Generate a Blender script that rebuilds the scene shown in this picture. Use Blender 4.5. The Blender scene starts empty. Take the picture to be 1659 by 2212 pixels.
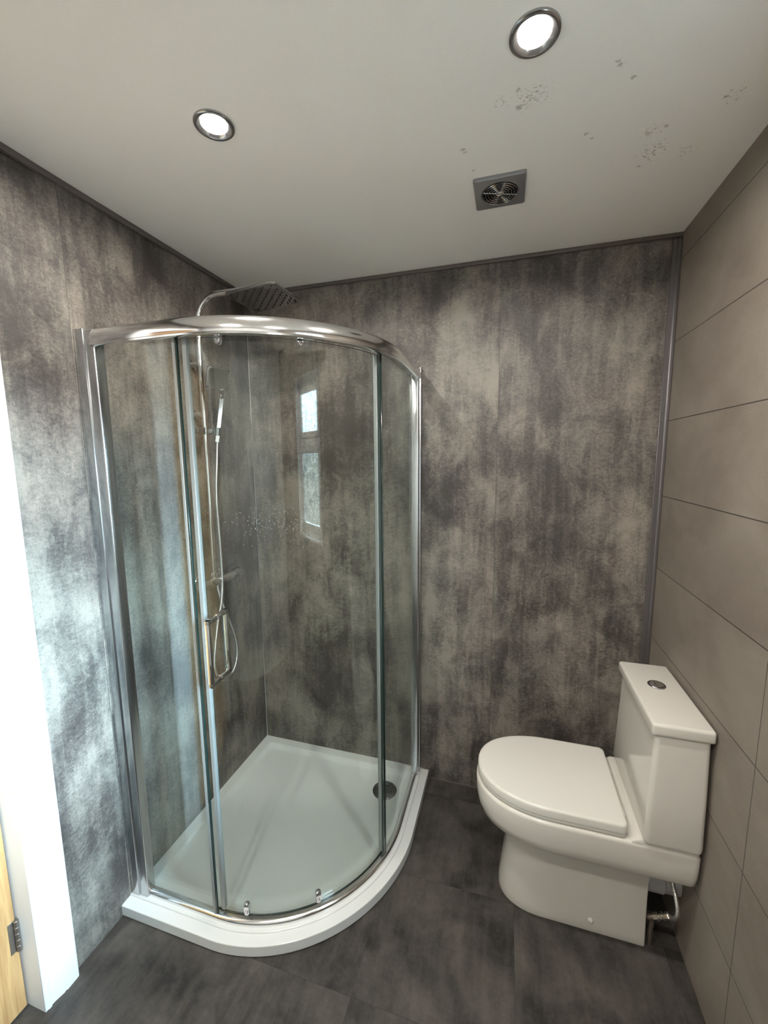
import bpy, bmesh, math, random
from mathutils import Vector, Matrix

random.seed(7)
PI = math.pi
SC = bpy.context.scene
COL = SC.collection

# ------------------------------------------------------------------ measurements (metres)
H = 2.333          # ceiling height
W = 1.794          # room width
YF = -2.45         # front wall, behind the camera
RC = 0.35          # centre of the shower's curve is (RC, -RC)
RG = 0.49          # radius of the glass line

# ------------------------------------------------------------------ camera
cam_data = bpy.data.cameras.new('camera')
cam = bpy.data.objects.new('camera', cam_data)
COL.objects.link(cam)
cam.location = (1.22489, -1.80491, 1.55764)
cam.rotation_euler = (1.4380402, 0.0091879, 0.2901770)
cam_data.sensor_fit = 'VERTICAL'
cam_data.sensor_height = 24.0
cam_data.lens = 24.0 * 886.89 / 2212.0
cam_data.clip_start = 0.01
SC.camera = cam

# ------------------------------------------------------------------ colour management
SC.view_settings.view_transform = 'Standard'
SC.view_settings.look = 'None'
SC.view_settings.gamma = 1.0
SC.view_settings.use_curve_mapping = False
SC.view_settings.exposure = 2.12
SC.cycles.use_denoising = True
SC.cycles.max_bounces = 14
SC.cycles.diffuse_bounces = 6
SC.cycles.glossy_bounces = 6
SC.cycles.transparent_max_bounces = 24
SC.cycles.sample_clamp_indirect = 6.0

LAMP_STRENGTH = 560.0
SKY_STRENGTH = 10.0
GROUND_STRENGTH = 4.0
SUN_STRENGTH = 40.0

# ------------------------------------------------------------------ world: overcast sky above, dim ground below
world = bpy.data.worlds.new('world')
SC.world = world
world.use_nodes = True
nt = world.node_tree
nt.nodes.clear()
w_out = nt.nodes.new('ShaderNodeOutputWorld')
w_bg = nt.nodes.new('ShaderNodeBackground')
w_tc = nt.nodes.new('ShaderNodeTexCoord')
w_sep = nt.nodes.new('ShaderNodeSeparateXYZ')
w_ramp = nt.nodes.new('ShaderNodeValToRGB')
w_mr = nt.nodes.new('ShaderNodeMapRange')
w_mr.inputs['From Min'].default_value = -0.2
w_mr.inputs['From Max'].default_value = 0.3
nt.links.new(w_tc.outputs['Generated'], w_sep.inputs[0])
nt.links.new(w_sep.outputs['Z'], w_mr.inputs['Value'])
nt.links.new(w_mr.outputs[0], w_ramp.inputs[0])
g = GROUND_STRENGTH / SKY_STRENGTH
w_ramp.color_ramp.elements[0].position = 0.40
w_ramp.color_ramp.elements[0].color = (0.55 * g, 0.62 * g, 0.6 * g, 1)
w_ramp.color_ramp.elements[1].position = 0.55
w_ramp.color_ramp.elements[1].color = (0.72, 0.90, 1.0, 1)
w_bg.inputs['Strength'].default_value = SKY_STRENGTH
nt.links.new(w_ramp.outputs[0], w_bg.inputs[0])
nt.links.new(w_bg.outputs[0], w_out.inputs[0])

# ------------------------------------------------------------------ sun, softened by the obscured window glass
sun_d = bpy.data.lights.new('daylight_sun', 'SUN')
sun_d.energy = SUN_STRENGTH
sun_d.angle = math.radians(32)
sun_d.color = (0.62, 0.85, 1.0)
sun = bpy.data.objects.new('daylight_sun', sun_d)
COL.objects.link(sun)
sun.rotation_euler = Vector((-1.79, 0.27, -0.66)).to_track_quat('-Z', 'Y').to_euler()
sun.location = (4, -1.8, 2.4)


# ================================================================== material helpers
def mat_base(name):
    m = bpy.data.materials.new(name)
    m.use_nodes = True
    t = m.node_tree
    t.nodes.clear()
    o = t.nodes.new('ShaderNodeOutputMaterial')
    return m, t, o


def principled(name, color, rough=0.5, metal=0.0, spec=0.5, noise=0.0, nscale=40.0, coat=0.0, bump=0.0):
    m, t, o = mat_base(name)
    b = t.nodes.new('ShaderNodeBsdfPrincipled')
    b.inputs['Base Color'].default_value = (*color, 1)
    b.inputs['Roughness'].default_value = rough
    b.inputs['Metallic'].default_value = metal
    b.inputs['Specular IOR Level'].default_value = spec
    if coat:
        b.inputs['Coat Weight'].default_value = coat
        b.inputs['Coat Roughness'].default_value = 0.06
    tc = t.nodes.new('ShaderNodeTexCoord')
    n = t.nodes.new('ShaderNodeTexNoise')
    n.inputs['Scale'].default_value = nscale
    n.inputs['Detail'].default_value = 3
    t.links.new(tc.outputs['Object'], n.inputs['Vector'])
    mr = t.nodes.new('ShaderNodeMapRange')
    mr.inputs['To Min'].default_value = max(0.0, rough - noise)
    mr.inputs['To Max'].default_value = min(1.0, rough + noise)
    t.links.new(n.outputs['Fac'], mr.inputs['Value'])
    t.links.new(mr.outputs[0], b.inputs['Roughness'])
    if bump:
        bp = t.nodes.new('ShaderNodeBump')
        bp.inputs['Strength'].default_value = bump
        bp.inputs['Distance'].default_value = 0.001
        t.links.new(n.outputs['Fac'], bp.inputs['Height'])
        t.links.new(bp.outputs[0], b.inputs['Normal'])
    t.links.new(b.outputs[0], o.inputs[0])
    return m


def math_node(t, op, a, b=None, clamp=False):
    n = t.nodes.new('ShaderNodeMath')
    n.operation = op
    n.use_clamp = clamp
    for i, v in enumerate((a, b)):
        if v is None:
            continue
        if isinstance(v, (int, float)):
            n.inputs[i].default_value = v
        else:
            t.links.new(v, n.inputs[i])
    return n.outputs[0]


def map_range(t, v, a, b, c=0.0, d=1.0, smooth=False):
    n = t.nodes.new('ShaderNodeMapRange')
    if smooth:
        n.interpolation_type = 'SMOOTHSTEP'
    n.inputs['From Min'].default_value = a
    n.inputs['From Max'].default_value = b
    n.inputs['To Min'].default_value = c
    n.inputs['To Max'].default_value = d
    t.links.new(v, n.inputs['Value'])
    return n.outputs[0]


def noise_node(t, vec, scale, detail=4, rough=0.55, dist=0.0):
    n = t.nodes.new('ShaderNodeTexNoise')
    n.inputs['Scale'].default_value = scale
    n.inputs['Detail'].default_value = detail
    n.inputs['Roughness'].default_value = rough
    n.inputs['Distortion'].default_value = dist
    t.links.new(vec, n.inputs['Vector'])
    return n.outputs['Fac']


def mapping(t, vec, scale, loc=(0, 0, 0)):
    n = t.nodes.new('ShaderNodeMapping')
    n.inputs['Scale'].default_value = scale
    n.inputs['Location'].default_value = loc
    t.links.new(vec, n.inputs['Vector'])
    return n.outputs[0]


def mix_rgb(t, fac, c1, c2, mode='MIX'):
    n = t.nodes.new('ShaderNodeMix')
    n.data_type = 'RGBA'
    n.blend_type = mode
    for i, v in ((0, fac), (6, c1), (7, c2)):
        if isinstance(v, (int, float)):
            n.inputs[i].default_value = v
        elif isinstance(v, tuple):
            n.inputs[i].default_value = (*v, 1)
        else:
            t.links.new(v, n.inputs[i])
    return n.outputs[2]


def concrete_panel(name, seam_axis, seam_at, shift, loc):
    """printed weathered-concrete shower panel: streaks and patches running down the wall"""
    m, t, o = mat_base(name)
    tc = t.nodes.new('ShaderNodeTexCoord')
    sep = t.nodes.new('ShaderNodeSeparateXYZ')
    t.links.new(tc.outputs['Object'], sep.inputs[0])
    comp = sep.outputs[seam_axis]
    step = math_node(t, 'GREATER_THAN', comp, seam_at)
    comb = t.nodes.new('ShaderNodeCombineXYZ')
    for i, s in enumerate(shift):
        t.links.new(math_node(t, 'MULTIPLY', step, s), comb.inputs[i])
    add = t.nodes.new('ShaderNodeVectorMath')
    add.operation = 'ADD'
    t.links.new(tc.outputs['Object'], add.inputs[0])
    t.links.new(comb.outputs[0], add.inputs[1])
    v = add.outputs[0]
    big = noise_node(t, mapping(t, v, (1, 1, 0.75), loc), 3.4, 2, 0.5, 0.4)
    mid = noise_node(t, mapping(t, v, (1, 1, 0.72), loc), 9.5, 6, 0.70, 0.6)
    brush = noise_node(t, mapping(t, v, (1, 1, 0.085), loc), 20.0, 4, 0.6, 0.05)
    streak = noise_node(t, mapping(t, v, (1, 1, 0.10), loc), 75.0, 4, 0.7, 0.1)
    grain = noise_node(t, mapping(t, v, (1, 1, 1.5), loc), 75.0, 6, 0.80, 0.6)
    fine = noise_node(t, mapping(t, v, (1, 1, 0.6), loc), 260.0, 3, 0.75, 0.0)
    # brush drags with firm upright edges
    bstep = map_range(t, brush, 0.44, 0.56, 0.0, 1.0, True)
    tone = math_node(t, 'MULTIPLY', big, 2.0)
    for layer, k in ((mid, 1.60), (bstep, 0.17), (streak, 0.34), (grain, 1.50), (fine, 0.75)):
        tone = math_node(t, 'ADD', tone, math_node(t, 'MULTIPLY', layer, k))
    # sum of the means is 3.18
    tone = math_node(t, 'ADD', tone, 0.50 - 3.18, True)
    ramp = t.nodes.new('ShaderNodeValToRGB')
    e = ramp.color_ramp.elements
    e[0].position = 0.0
    e[0].color = (0.048, 0.041, 0.038, 1)
    e[1].position = 1.0
    e[1].color = (0.285, 0.252, 0.216, 1)
    k = e.new(0.30)
    k.color = (0.092, 0.080, 0.073, 1)
    k = e.new(0.62)
    k.color = (0.176, 0.156, 0.137, 1)
    t.links.new(tone, ramp.inputs[0])
    tint = noise_node(t, mapping(t, v, (1, 1, 0.5), (loc[0] + 9, loc[1], loc[2] + 4)), 5.0, 2)
    col = mix_rgb(t, map_range(t, tint, 0.42, 0.62, 0, 0.4), ramp.outputs[0],
                  mix_rgb(t, 1.0, ramp.outputs[0], (0.88, 1.0, 1.0), 'MULTIPLY'))
    seam = math_node(t, 'LESS_THAN', math_node(t, 'ABSOLUTE', math_node(t, 'SUBTRACT', comp, seam_at)), 0.0009)
    col = mix_rgb(t, math_node(t, 'MULTIPLY', seam, 0.6), col, (0.03, 0.03, 0.03))
    b = t.nodes.new('ShaderNodeBsdfPrincipled')
    t.links.new(col, b.inputs['Base Color'])
    t.links.new(map_range(t, grain, 0.3, 0.7, 0.30, 0.46), b.inputs['Roughness'])
    b.inputs['Specular IOR Level'].default_value = 0.5
    bp = t.nodes.new('ShaderNodeBump')
    bp.inputs['Strength'].default_value = 0.75
    bp.inputs['Distance'].default_value = 0.0016
    t.links.new(math_node(t, 'ADD', grain, math_node(t, 'MULTIPLY', fine, 0.4)), bp.inputs['Height'])
    t.links.new(bp.outputs[0], b.inputs['Normal'])
    t.links.new(b.outputs[0], o.inputs[0])
    return m


def grout_mask(t, coord, pitch, offset, width):
    """1 on the joint lines of a regular spacing along one coordinate"""
    u = math_node(t, 'ADD', coord, -offset + width / 2 + 100 * pitch)
    f = math_node(t, 'MODULO', u, pitch)
    return math_node(t, 'LESS_THAN', f, width)


def tile_material():
    m, t, o = mat_base('taupe_wall_tile')
    tc = t.nodes.new('ShaderNodeTexCoord')
    v = tc.outputs['Object']
    sep = t.nodes.new('ShaderNodeSeparateXYZ')
    t.links.new(v, sep.inputs[0])
    gz = grout_mask(t, sep.outputs[2], 0.2803, 0.0, 0.0030)
    gy = grout_mask(t, sep.outputs[1], 0.600, -0.735, 0.0026)
    low = math_node(t, 'LESS_THAN', sep.outputs[1], -0.5)
    joint = math_node(t, 'MAXIMUM', gz, math_node(t, 'MULTIPLY', gy, low))
    cloud = noise_node(t, mapping(t, v, (1, 1, 1.4)), 3.5, 4, 0.6, 0.3)
    grain = noise_node(t, v, 160.0, 3, 0.7)
    # row tone
    row = math_node(t, 'FLOOR', math_node(t, 'DIVIDE', sep.outputs[2], 0.2803))
    wn = t.nodes.new('ShaderNodeTexWhiteNoise')
    wn.noise_dimensions = '1D'
    t.links.new(row, wn.inputs['W'])
    s = math_node(t, 'ADD', cloud, math_node(t, 'MULTIPLY', grain, 0.35))
    s = math_node(t, 'ADD', s, math_node(t, 'MULTIPLY', wn.outputs['Value'], 0.08))
    col = mix_rgb(t, map_range(t, s, 0.5, 0.95), (0.172, 0.145, 0.121), (0.255, 0.224, 0.193))
    col = mix_rgb(t, joint, col, (0.050, 0.043, 0.038))
    b = t.nodes.new('ShaderNodeBsdfPrincipled')
    t.links.new(col, b.inputs['Base Color'])
    b.inputs['Roughness'].default_value = 0.55
    b.inputs['Specular IOR Level'].default_value = 0.35
    bp = t.nodes.new('ShaderNodeBump')
    bp.inputs['Strength'].default_value = 0.5
    bp.inputs['Distance'].default_value = 0.001
    h = math_node(t, 'SUBTRACT', math_node(t, 'MULTIPLY', grain, 0.25), joint)
    t.links.new(h, bp.inputs['Height'])
    t.links.new(bp.outputs[0], b.inputs['Normal'])
    t.links.new(b.outputs[0], o.inputs[0])
    return m


def floor_material():
    m, t, o = mat_base('slate_vinyl_floor')
    tc = t.nodes.new('ShaderNodeTexCoord')
    v = tc.outputs['Object']
    sep = t.nodes.new('ShaderNodeSeparateXYZ')
    t.links.new(v, sep.inputs[0])
    PX, PY, OX, OY = 0.457, 0.393, 0.833, -0.487
    ix = math_node(t, 'FLOOR', math_node(t, 'DIVIDE', math_node(t, 'ADD', sep.outputs[0], -OX), PX))
    half = math_node(t, 'MULTIPLY', math_node(t, 'MODULO', math_node(t, 'ADD', ix, 40), 2), 0.0)
    yy = math_node(t, 'ADD', sep.outputs[1], half)
    iy = math_node(t, 'FLOOR', math_node(t, 'DIVIDE', math_node(t, 'ADD', yy, -OY), PY))
    comb = t.nodes.new('ShaderNodeCombineXYZ')
    t.links.new(math_node(t, 'MULTIPLY', ix, 3.7), comb.inputs[0])
    t.links.new(math_node(t, 'MULTIPLY', iy, 5.3), comb.inputs[1])
    add = t.nodes.new('ShaderNodeVectorMath')
    add.operation = 'ADD'
    t.links.new(v, add.inputs[0])
    t.links.new(comb.outputs[0], add.inputs[1])
    a = noise_node(t, add.outputs[0], 5.5, 5, 0.6, 0.4)
    gr = noise_node(t, add.outputs[0], 90.0, 3, 0.7)
    st = noise_node(t, mapping(t, add.outputs[0], (3, 0.6, 1)), 12.0, 4, 0.6)
    s = math_node(t, 'ADD', math_node(t, 'MULTIPLY', a, 1.0), math_node(t, 'MULTIPLY', gr, 0.25))
    s = math_node(t, 'ADD', s, math_node(t, 'MULTIPLY', st, 0.35))
    col = mix_rgb(t, map_range(t, s, 0.62, 1.0), (0.016, 0.0142, 0.013), (0.088, 0.079, 0.070))
    jx = grout_mask(t, sep.outputs[0], PX, OX, 0.0016)
    jy = grout_mask(t, yy, PY, OY, 0.0016)
    j = math_node(t, 'MAXIMUM', jx, jy)
    col = mix_rgb(t, math_node(t, 'MULTIPLY', j, 0.55), col, (0.012, 0.011, 0.010))
    b = t.nodes.new('ShaderNodeBsdfPrincipled')
    t.links.new(col, b.inputs['Base Color'])
    t.links.new(map_range(t, gr, 0.3, 0.7, 0.42, 0.58), b.inputs['Roughness'])
    b.inputs['Specular IOR Level'].default_value = 0.45
    bp = t.nodes.new('ShaderNodeBump')
    bp.inputs['Strength'].default_value = 0.35
    bp.inputs['Distance'].default_value = 0.001
    t.links.new(gr, bp.inputs['Height'])
    t.links.new(bp.outputs[0], b.inputs['Normal'])
    t.links.new(b.outputs[0], o.inputs[0])
    return m


def ceiling_material():
    """matt off-white paint with the few mould spots and chips the ceiling has"""
    m, t, o = mat_base('ceiling_paint')
    tc = t.nodes.new('ShaderNodeTexCoord')
    v = tc.outputs['Object']
    grain = noise_node(t, v, 220.0, 3, 0.6)
    total = None
    # (x, y, radius, noise scale, threshold)
    spots = [(1.255, -0.748, 0.060, 150, 0.60), (1.186, -0.752, 0.030, 170, 0.62), (1.56, -0.480, 0.060, 130, 0.60),
             (1.535, -0.560, 0.045, 150, 0.62), (1.64, -0.45, 0.06, 150, 0.64), (1.68, -0.62, 0.05, 120, 0.63)]
    for (x, y, r, sc, th) in spots:
        d = t.nodes.new('ShaderNodeVectorMath')
        d.operation = 'DISTANCE'
        t.links.new(v, d.inputs[0])
        d.inputs[1].default_value = (x, y, H)
        near = map_range(t, d.outputs['Value'], r * 0.2, r, 0.16, 0.0, True)
        n = noise_node(t, v, sc, 3, 0.7)
        k = map_range(t, math_node(t, 'ADD', n, near), th + 0.08, th + 0.17, 0, 1)
        ins = math_node(t, 'LESS_THAN', d.outputs['Value'], r)
        k = math_node(t, 'MULTIPLY', k, ins)
        total = k if total is None else math_node(t, 'MAXIMUM', total, k)
    # single chips
    chips = [(1.227, -0.726, 0.0075), (1.092, -0.632, 0.006), (1.098, -0.622, 0.004), (1.450, -0.733, 0.0045),
             (1.420, -0.772, 0.005), (1.412, -0.780, 0.004), (1.384, -0.596, 0.004), (1.530, -0.550, 0.005), (1.564, -0.566, 0.005),
             (1.543, -0.428, 0.004), (1.224, -0.772, 0.005), (1.400, -0.575, 0.003), (1.112, -0.548, 0.003), (1.66, -0.62, 0.005)]
    wob = noise_node(t, v, 190.0, 2, 0.6)
    for (x, y, r) in chips:
        d = t.nodes.new('ShaderNodeVectorMath')
        d.operation = 'DISTANCE'
        t.links.new(v, d.inputs[0])
        d.inputs[1].default_value = (x, y, H)
        dd = math_node(t, 'ADD', d.outputs['Value'], math_node(t, 'MULTIPLY', math_node(t, 'SUBTRACT', wob, 0.5), 0.022))
        k = map_range(t, dd, r * 0.5, r * 1.3, 1.0, 0.0)
        ins = math_node(t, 'LESS_THAN', d.outputs['Value'], r * 2.6)
        k = math_node(t, 'MULTIPLY', k, ins)
        total = math_node(t, 'MAXIMUM', total, k)
    base = mix_rgb(t, grain, (0.88, 0.865, 0.83), (0.93, 0.915, 0.88))
    col = mix_rgb(t, math_node(t, 'MULTIPLY', total, 0.50), base, (0.16, 0.135, 0.11))
    b = t.nodes.new('ShaderNodeBsdfPrincipled')
    t.links.new(col, b.inputs['Base Color'])
    b.inputs['Roughness'].default_value = 0.75
    b.inputs['Specular IOR Level'].default_value = 0.3
    bp = t.nodes.new('ShaderNodeBump')
    bp.inputs['Strength'].default_value = 0.18
    bp.inputs['Distance'].default_value = 0.001
    t.links.new(grain, bp.inputs['Height'])
    t.links.new(bp.outputs[0], b.inputs['Normal'])
    t.links.new(b.outputs[0], o.inputs[0])
    return m


def glass_material(name, tint, refl=1.0, drops=False):
    """thin clear pane: passes light straight through with a tint, mirrors by angle"""
    m, t, o = mat_base(name)
    geo = t.nodes.new('ShaderNodeNewGeometry')
    dot = t.nodes.new('ShaderNodeVectorMath')
    dot.operation = 'DOT_PRODUCT'
    t.links.new(geo.outputs['Incoming'], dot.inputs[0])
    t.links.new(geo.outputs['Normal'], dot.inputs[1])
    c = math_node(t, 'ABSOLUTE', dot.outputs['Value'])
    p5 = math_node(t, 'POWER', math_node(t, 'SUBTRACT', 1.0, c), 5.0)
    f = math_node(t, 'ADD', math_node(t, 'MULTIPLY', p5, 0.95), 0.045)
    f = math_node(t, 'MULTIPLY', f, refl, True)
    tr = t.nodes.new('ShaderNodeBsdfTransparent')
    tr.inputs[0].default_value = (*tint, 1)
    gl = t.nodes.new('ShaderNodeBsdfGlossy')
    gl.inputs['Color'].default_value = (0.95, 1.0, 0.98, 1)
    gl.inputs['Roughness'].default_value = 0.0
    mx = t.nodes.new('ShaderNodeMixShader')
    t.links.new(f, mx.inputs[0])
    t.links.new(tr.outputs[0], mx.inputs[1])
    t.links.new(gl.outputs[0], mx.inputs[2])
    last = mx.outputs[0]
    if drops:
        tc = t.nodes.new('ShaderNodeTexCoord')
        v = tc.outputs['Object']
        vo = t.nodes.new('ShaderNodeTexVoronoi')
        vo.inputs['Scale'].default_value = 270.0
        t.links.new(v, vo.inputs['Vector'])
        sep = t.nodes.new('ShaderNodeSeparateXYZ')
        t.links.new(v, sep.inputs[0])
        dist = t.nodes.new('ShaderNodeVectorMath')
        dist.operation = 'DISTANCE'
        t.links.new(mapping(t, v, (0.75, 0.75, 1.5)), dist.inputs[0])
        dist.inputs[1].default_value = (0.585 * 0.75, -0.775 * 0.75, 1.37 * 1.5)
        dens = map_range(t, dist.outputs['Value'], 0.0, 0.10, 0.30, 0.010)
        wn = t.nodes.new('ShaderNodeSeparateColor')
        t.links.new(vo.outputs['Color'], wn.inputs[0])
        pick = math_node(t, 'LESS_THAN', wn.outputs[0], dens)
        dot2 = math_node(t, 'LESS_THAN', vo.outputs['Distance'], 0.22)
        k = math_node(t, 'MULTIPLY', pick, dot2)
        lowz = math_node(t, 'LESS_THAN', sep.outputs[2], 1.42)
        k = math_node(t, 'MULTIPLY', math_node(t, 'MULTIPLY', k, lowz), 0.55)
        df = t.nodes.new('ShaderNodeBsdfDiffuse')
        df.inputs[0].default_value = (0.8, 0.84, 0.84, 1)
        mx2 = t.nodes.new('ShaderNodeMixShader')
        t.links.new(k, mx2.inputs[0])
        t.links.new(last, mx2.inputs[1])
        t.links.new(df.outputs[0], mx2.inputs[2])
        last = mx2.outputs[0]
    t.links.new(last, o.inputs[0])
    return m


def obscured_glass(name, clear):
    """rippled bathroom window glass: light passes, broken up by its raised pattern"""
    m, t, o = mat_base(name)
    tc = t.nodes.new('ShaderNodeTexCoord')
    vo = t.nodes.new('ShaderNodeTexNoise')
    vo.inputs['Scale'].default_value = 45.0
    vo.inputs['Detail'].default_value = 2
    vo.inputs['Distortion'].default_value = 1.8
    t.links.new(tc.outputs['Object'], vo.inputs['Vector'])
    k = map_range(t, vo.outputs['Fac'], 0.36, 0.64, 0, 1)
    c = mix_rgb(t, k, (0.30 * clear, 0.36 * clear, 0.38 * clear), (clear, clear, clear))
    tr = t.nodes.new('ShaderNodeBsdfTransparent')
    t.links.new(c, tr.inputs[0])
    gl = t.nodes.new('ShaderNodeBsdfGlossy')
    gl.inputs['Roughness'].default_value = 0.1
    mx = t.nodes.new('ShaderNodeMixShader')
    mx.inputs[0].default_value = 0.06
    t.links.new(tr.outputs[0], mx.inputs[1])
    t.links.new(gl.outputs[0], mx.inputs[2])
    t.links.new(mx.outputs[0], o.inputs[0])
    return m


def oak_material():
    m, t, o = mat_base('oak_veneer')
    tc = t.nodes.new('ShaderNodeTexCoord')
    v = tc.outputs['Object']
    n = noise_node(t, mapping(t, v, (12, 12, 0.8)), 4.0, 6, 0.6, 0.8)
    n2 = noise_node(t, mapping(t, v, (60, 60, 1.5)), 5.0, 3, 0.6)
    s = math_node(t, 'ADD', n, math_node(t, 'MULTIPLY', n2, 0.4))
    col = mix_rgb(t, map_range(t, s, 0.5, 0.95), (0.36, 0.19, 0.075), (0.58, 0.36, 0.165))
    b = t.nodes.new('ShaderNodeBsdfPrincipled')
    t.links.new(col, b.inputs['Base Color'])
    b.inputs['Roughness'].default_value = 0.42
    t.links.new(b.outputs[0], o.inputs[0])
    return m


def braided_material():
    m, t, o = mat_base('braided_steel_hose')
    tc = t.nodes.new('ShaderNodeTexCoord')
    wv = t.nodes.new('ShaderNodeTexWave')
    wv.wave_type = 'BANDS'
    wv.bands_direction = 'Z'
    wv.inputs['Scale'].default_value = 95.0
    t.links.new(tc.outputs['Object'], wv.inputs['Vector'])
    b = t.nodes.new('ShaderNodeBsdfPrincipled')
    b.inputs['Base Color'].default_value = (0.72, 0.72, 0.72, 1)
    b.inputs['Metallic'].default_value = 1
    b.inputs['Roughness'].default_value = 0.25
    bp = t.nodes.new('ShaderNodeBump')
    bp.inputs['Strength'].default_value = 0.5
    bp.inputs['Distance'].default_value = 0.001
    t.links.new(wv.outputs['Fac'], bp.inputs['Height'])
    t.links.new(bp.outputs[0], b.inputs['Normal'])
    t.links.new(b.outputs[0], o.inputs[0])
    return m


def lamp_material():
    m, t, o = mat_base('lit_lamp_lens')
    e = t.nodes.new('ShaderNodeEmission')
    e.inputs['Color'].default_value = (1.0, 0.94, 0.86, 1)
    e.inputs['Strength'].default_value = LAMP_STRENGTH
    t.links.new(e.outputs[0], o.inputs[0])
    return m


M_BACK = concrete_panel('concrete_panel_back', 0, 1.181, (5.3, 1.7, 3.9), (2.3, 0.7, 1.1))
M_LEFT = concrete_panel('concrete_panel_left', 1, -0.866, (1.7, 6.1, 2.3), (7.1, 4.4, 6.2))
M_TILE = tile_material()
M_FLOOR = floor_material()
M_CEIL = ceiling_material()
M_TRIM = principled('taupe_panel_trim', (0.115, 0.098, 0.088), 0.42, 0.0, 0.5, 0.05)
M_TRIMG = principled('grey_metal_trim', (0.20, 0.19, 0.195), 0.35, 0.7, 0.5, 0.05)
M_CHROME = principled('polished_chrome', (0.80, 0.80, 0.81), 0.06, 1.0, 0.5, 0.02, 8)
M_RAIL = principled('bright_anodised_rail', (0.80, 0.80, 0.80), 0.13, 1.0, 0.5, 0.02, 8)
M_SATIN = principled('bright_aluminium', (0.52, 0.53, 0.54), 0.20, 1.0, 0.5, 0.01, 20)
M_DARKCHROME = principled('dark_chrome', (0.42, 0.42, 0.43), 0.18, 1.0, 0.5, 0.04, 20)  # darker, slightly rougher chrome
M_RUBBER = principled('black_nozzle_rubber', (0.012, 0.012, 0.013), 0.5)
M_BLACK = principled('opening_shade_black', (0.006, 0.007, 0.008), 0.6)  # near-black colour that stands in for shade inside openings
M_CERAMIC = principled('white_ceramic', (0.62, 0.60, 0.55), 0.10, 0.0, 0.5, 0.02, 6, coat=0.3)
M_SEAT = principled('white_seat_plastic', (0.66, 0.645, 0.60), 0.24, 0.0, 0.45, 0.03, 8)
M_TRAY = principled('white_acrylic_tray', (0.68, 0.70, 0.69), 0.16, 0.0, 0.5, 0.04, 8)
M_PAINT = principled('white_gloss_paint', (0.78, 0.79, 0.80), 0.30, 0.0, 0.5, 0.06, 30, bump=0.15)
M_UPVC = principled('white_window_plastic', (0.82, 0.83, 0.84), 0.25, 0.0, 0.5, 0.03)
M_GLASS = glass_material('shower_glass', (0.955, 0.978, 0.965), 1.0, drops=True)
M_EDGE = principled('green_glass_edge', (0.012, 0.032, 0.030), 0.15, 0.0, 0.6)
M_SEAL = principled('grey_seal_strip', (0.26, 0.28, 0.28), 0.25, 0.0, 0.5, 0.05)
M_OAK = oak_material()
M_HINGE = principled('aged_steel_hinge', (0.30, 0.26, 0.23), 0.40, 0.9, 0.5, 0.1)
M_HOSE = braided_material()
M_LAMP = lamp_material()
M_PIPE = principled('grey_plastic_pipe', (0.45, 0.45, 0.46), 0.4)
M_OBSC = obscured_glass('rippled_window_glass', 0.92)
M_CLEAR = obscured_glass('rippled_casement_glass', 0.85)


# ================================================================== object helpers
def link_mesh(name, bm, mats, parent=None, smooth=True, angle=40):
    bmesh.ops.recalc_face_normals(bm, faces=bm.faces)
    me = bpy.data.meshes.new(name)
    bm.to_mesh(me)
    bm.free()
    if not isinstance(mats, (list, tuple)):
        mats = [mats]
    for mm in mats:
        me.materials.append(mm)
    if smooth:
        for p in me.polygons:
            p.use_smooth = True
        try:
            me.set_sharp_from_angle(angle=math.radians(angle))
        except Exception:
            pass
    ob = bpy.data.objects.new(name, me)
    COL.objects.link(ob)
    if parent is not None:
        ob.parent = parent
        ob.matrix_parent_inverse = parent.matrix_world.inverted()
    return ob


def struct(name, bm, mats, parent=None, label=None, **kw):
    ob = link_mesh(name, bm, mats, parent, **kw)
    if parent is None:
        ob['kind'] = 'structure'
        if label:
            ob['label'] = label
    return ob


def tag(ob, label, cat, group=None):
    ob['label'] = label
    ob['category'] = cat
    if group:
        ob['group'] = group
    return ob


def thing(name, label, cat, loc, group=None):
    o = bpy.data.objects.new(name, None)
    COL.objects.link(o)
    o.location = loc
    o.empty_display_size = 0.05
    tag(o, label, cat, group)
    bpy.context.view_layer.update()
    return o


def add_box(bm, lo, hi, mi=0, bevel=0.0, seg=2):
    mtx = Matrix.Translation(((lo[0] + hi[0]) / 2, (lo[1] + hi[1]) / 2, (lo[2] + hi[2]) / 2)) @ \
        Matrix.Diagonal((hi[0] - lo[0], hi[1] - lo[1], hi[2] - lo[2], 1))
    r = bmesh.ops.create_cube(bm, size=1.0, matrix=mtx)
    vs = r['verts']
    fs = set()
    es = set()
    for v in vs:
        fs.update(v.link_faces)
        es.update(v.link_edges)
    for f in fs:
        f.material_index = mi
    if bevel > 0:
        bmesh.ops.bevel(bm, geom=list(es), offset=bevel, segments=seg, profile=0.5, affect='EDGES', clamp_overlap=True)
    return vs


def box_bm(lo, hi, bevel=0.0, seg=2):
    bm = bmesh.new()
    add_box(bm, lo, hi, 0, bevel, seg)
    return bm


def add_loft(bm, rings, cap0=True, cap1=True, mi=0, closed=True):
    """rings: list of lists of points with the same count"""
    vr = [[bm.verts.new(p) for p in ring] for ring in rings]
    n = len(vr[0])
    for a, b in zip(vr[:-1], vr[1:]):
        for i in range(n if closed else n - 1):
            j = (i + 1) % n
            f = bm.faces.new((a[i], a[j], b[j], b[i]))
            f.material_index = mi
    if cap0:
        bm.faces.new(list(reversed(vr[0]))).material_index = mi
    if cap1:
        bm.faces.new(vr[-1]).material_index = mi
    return vr


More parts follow.
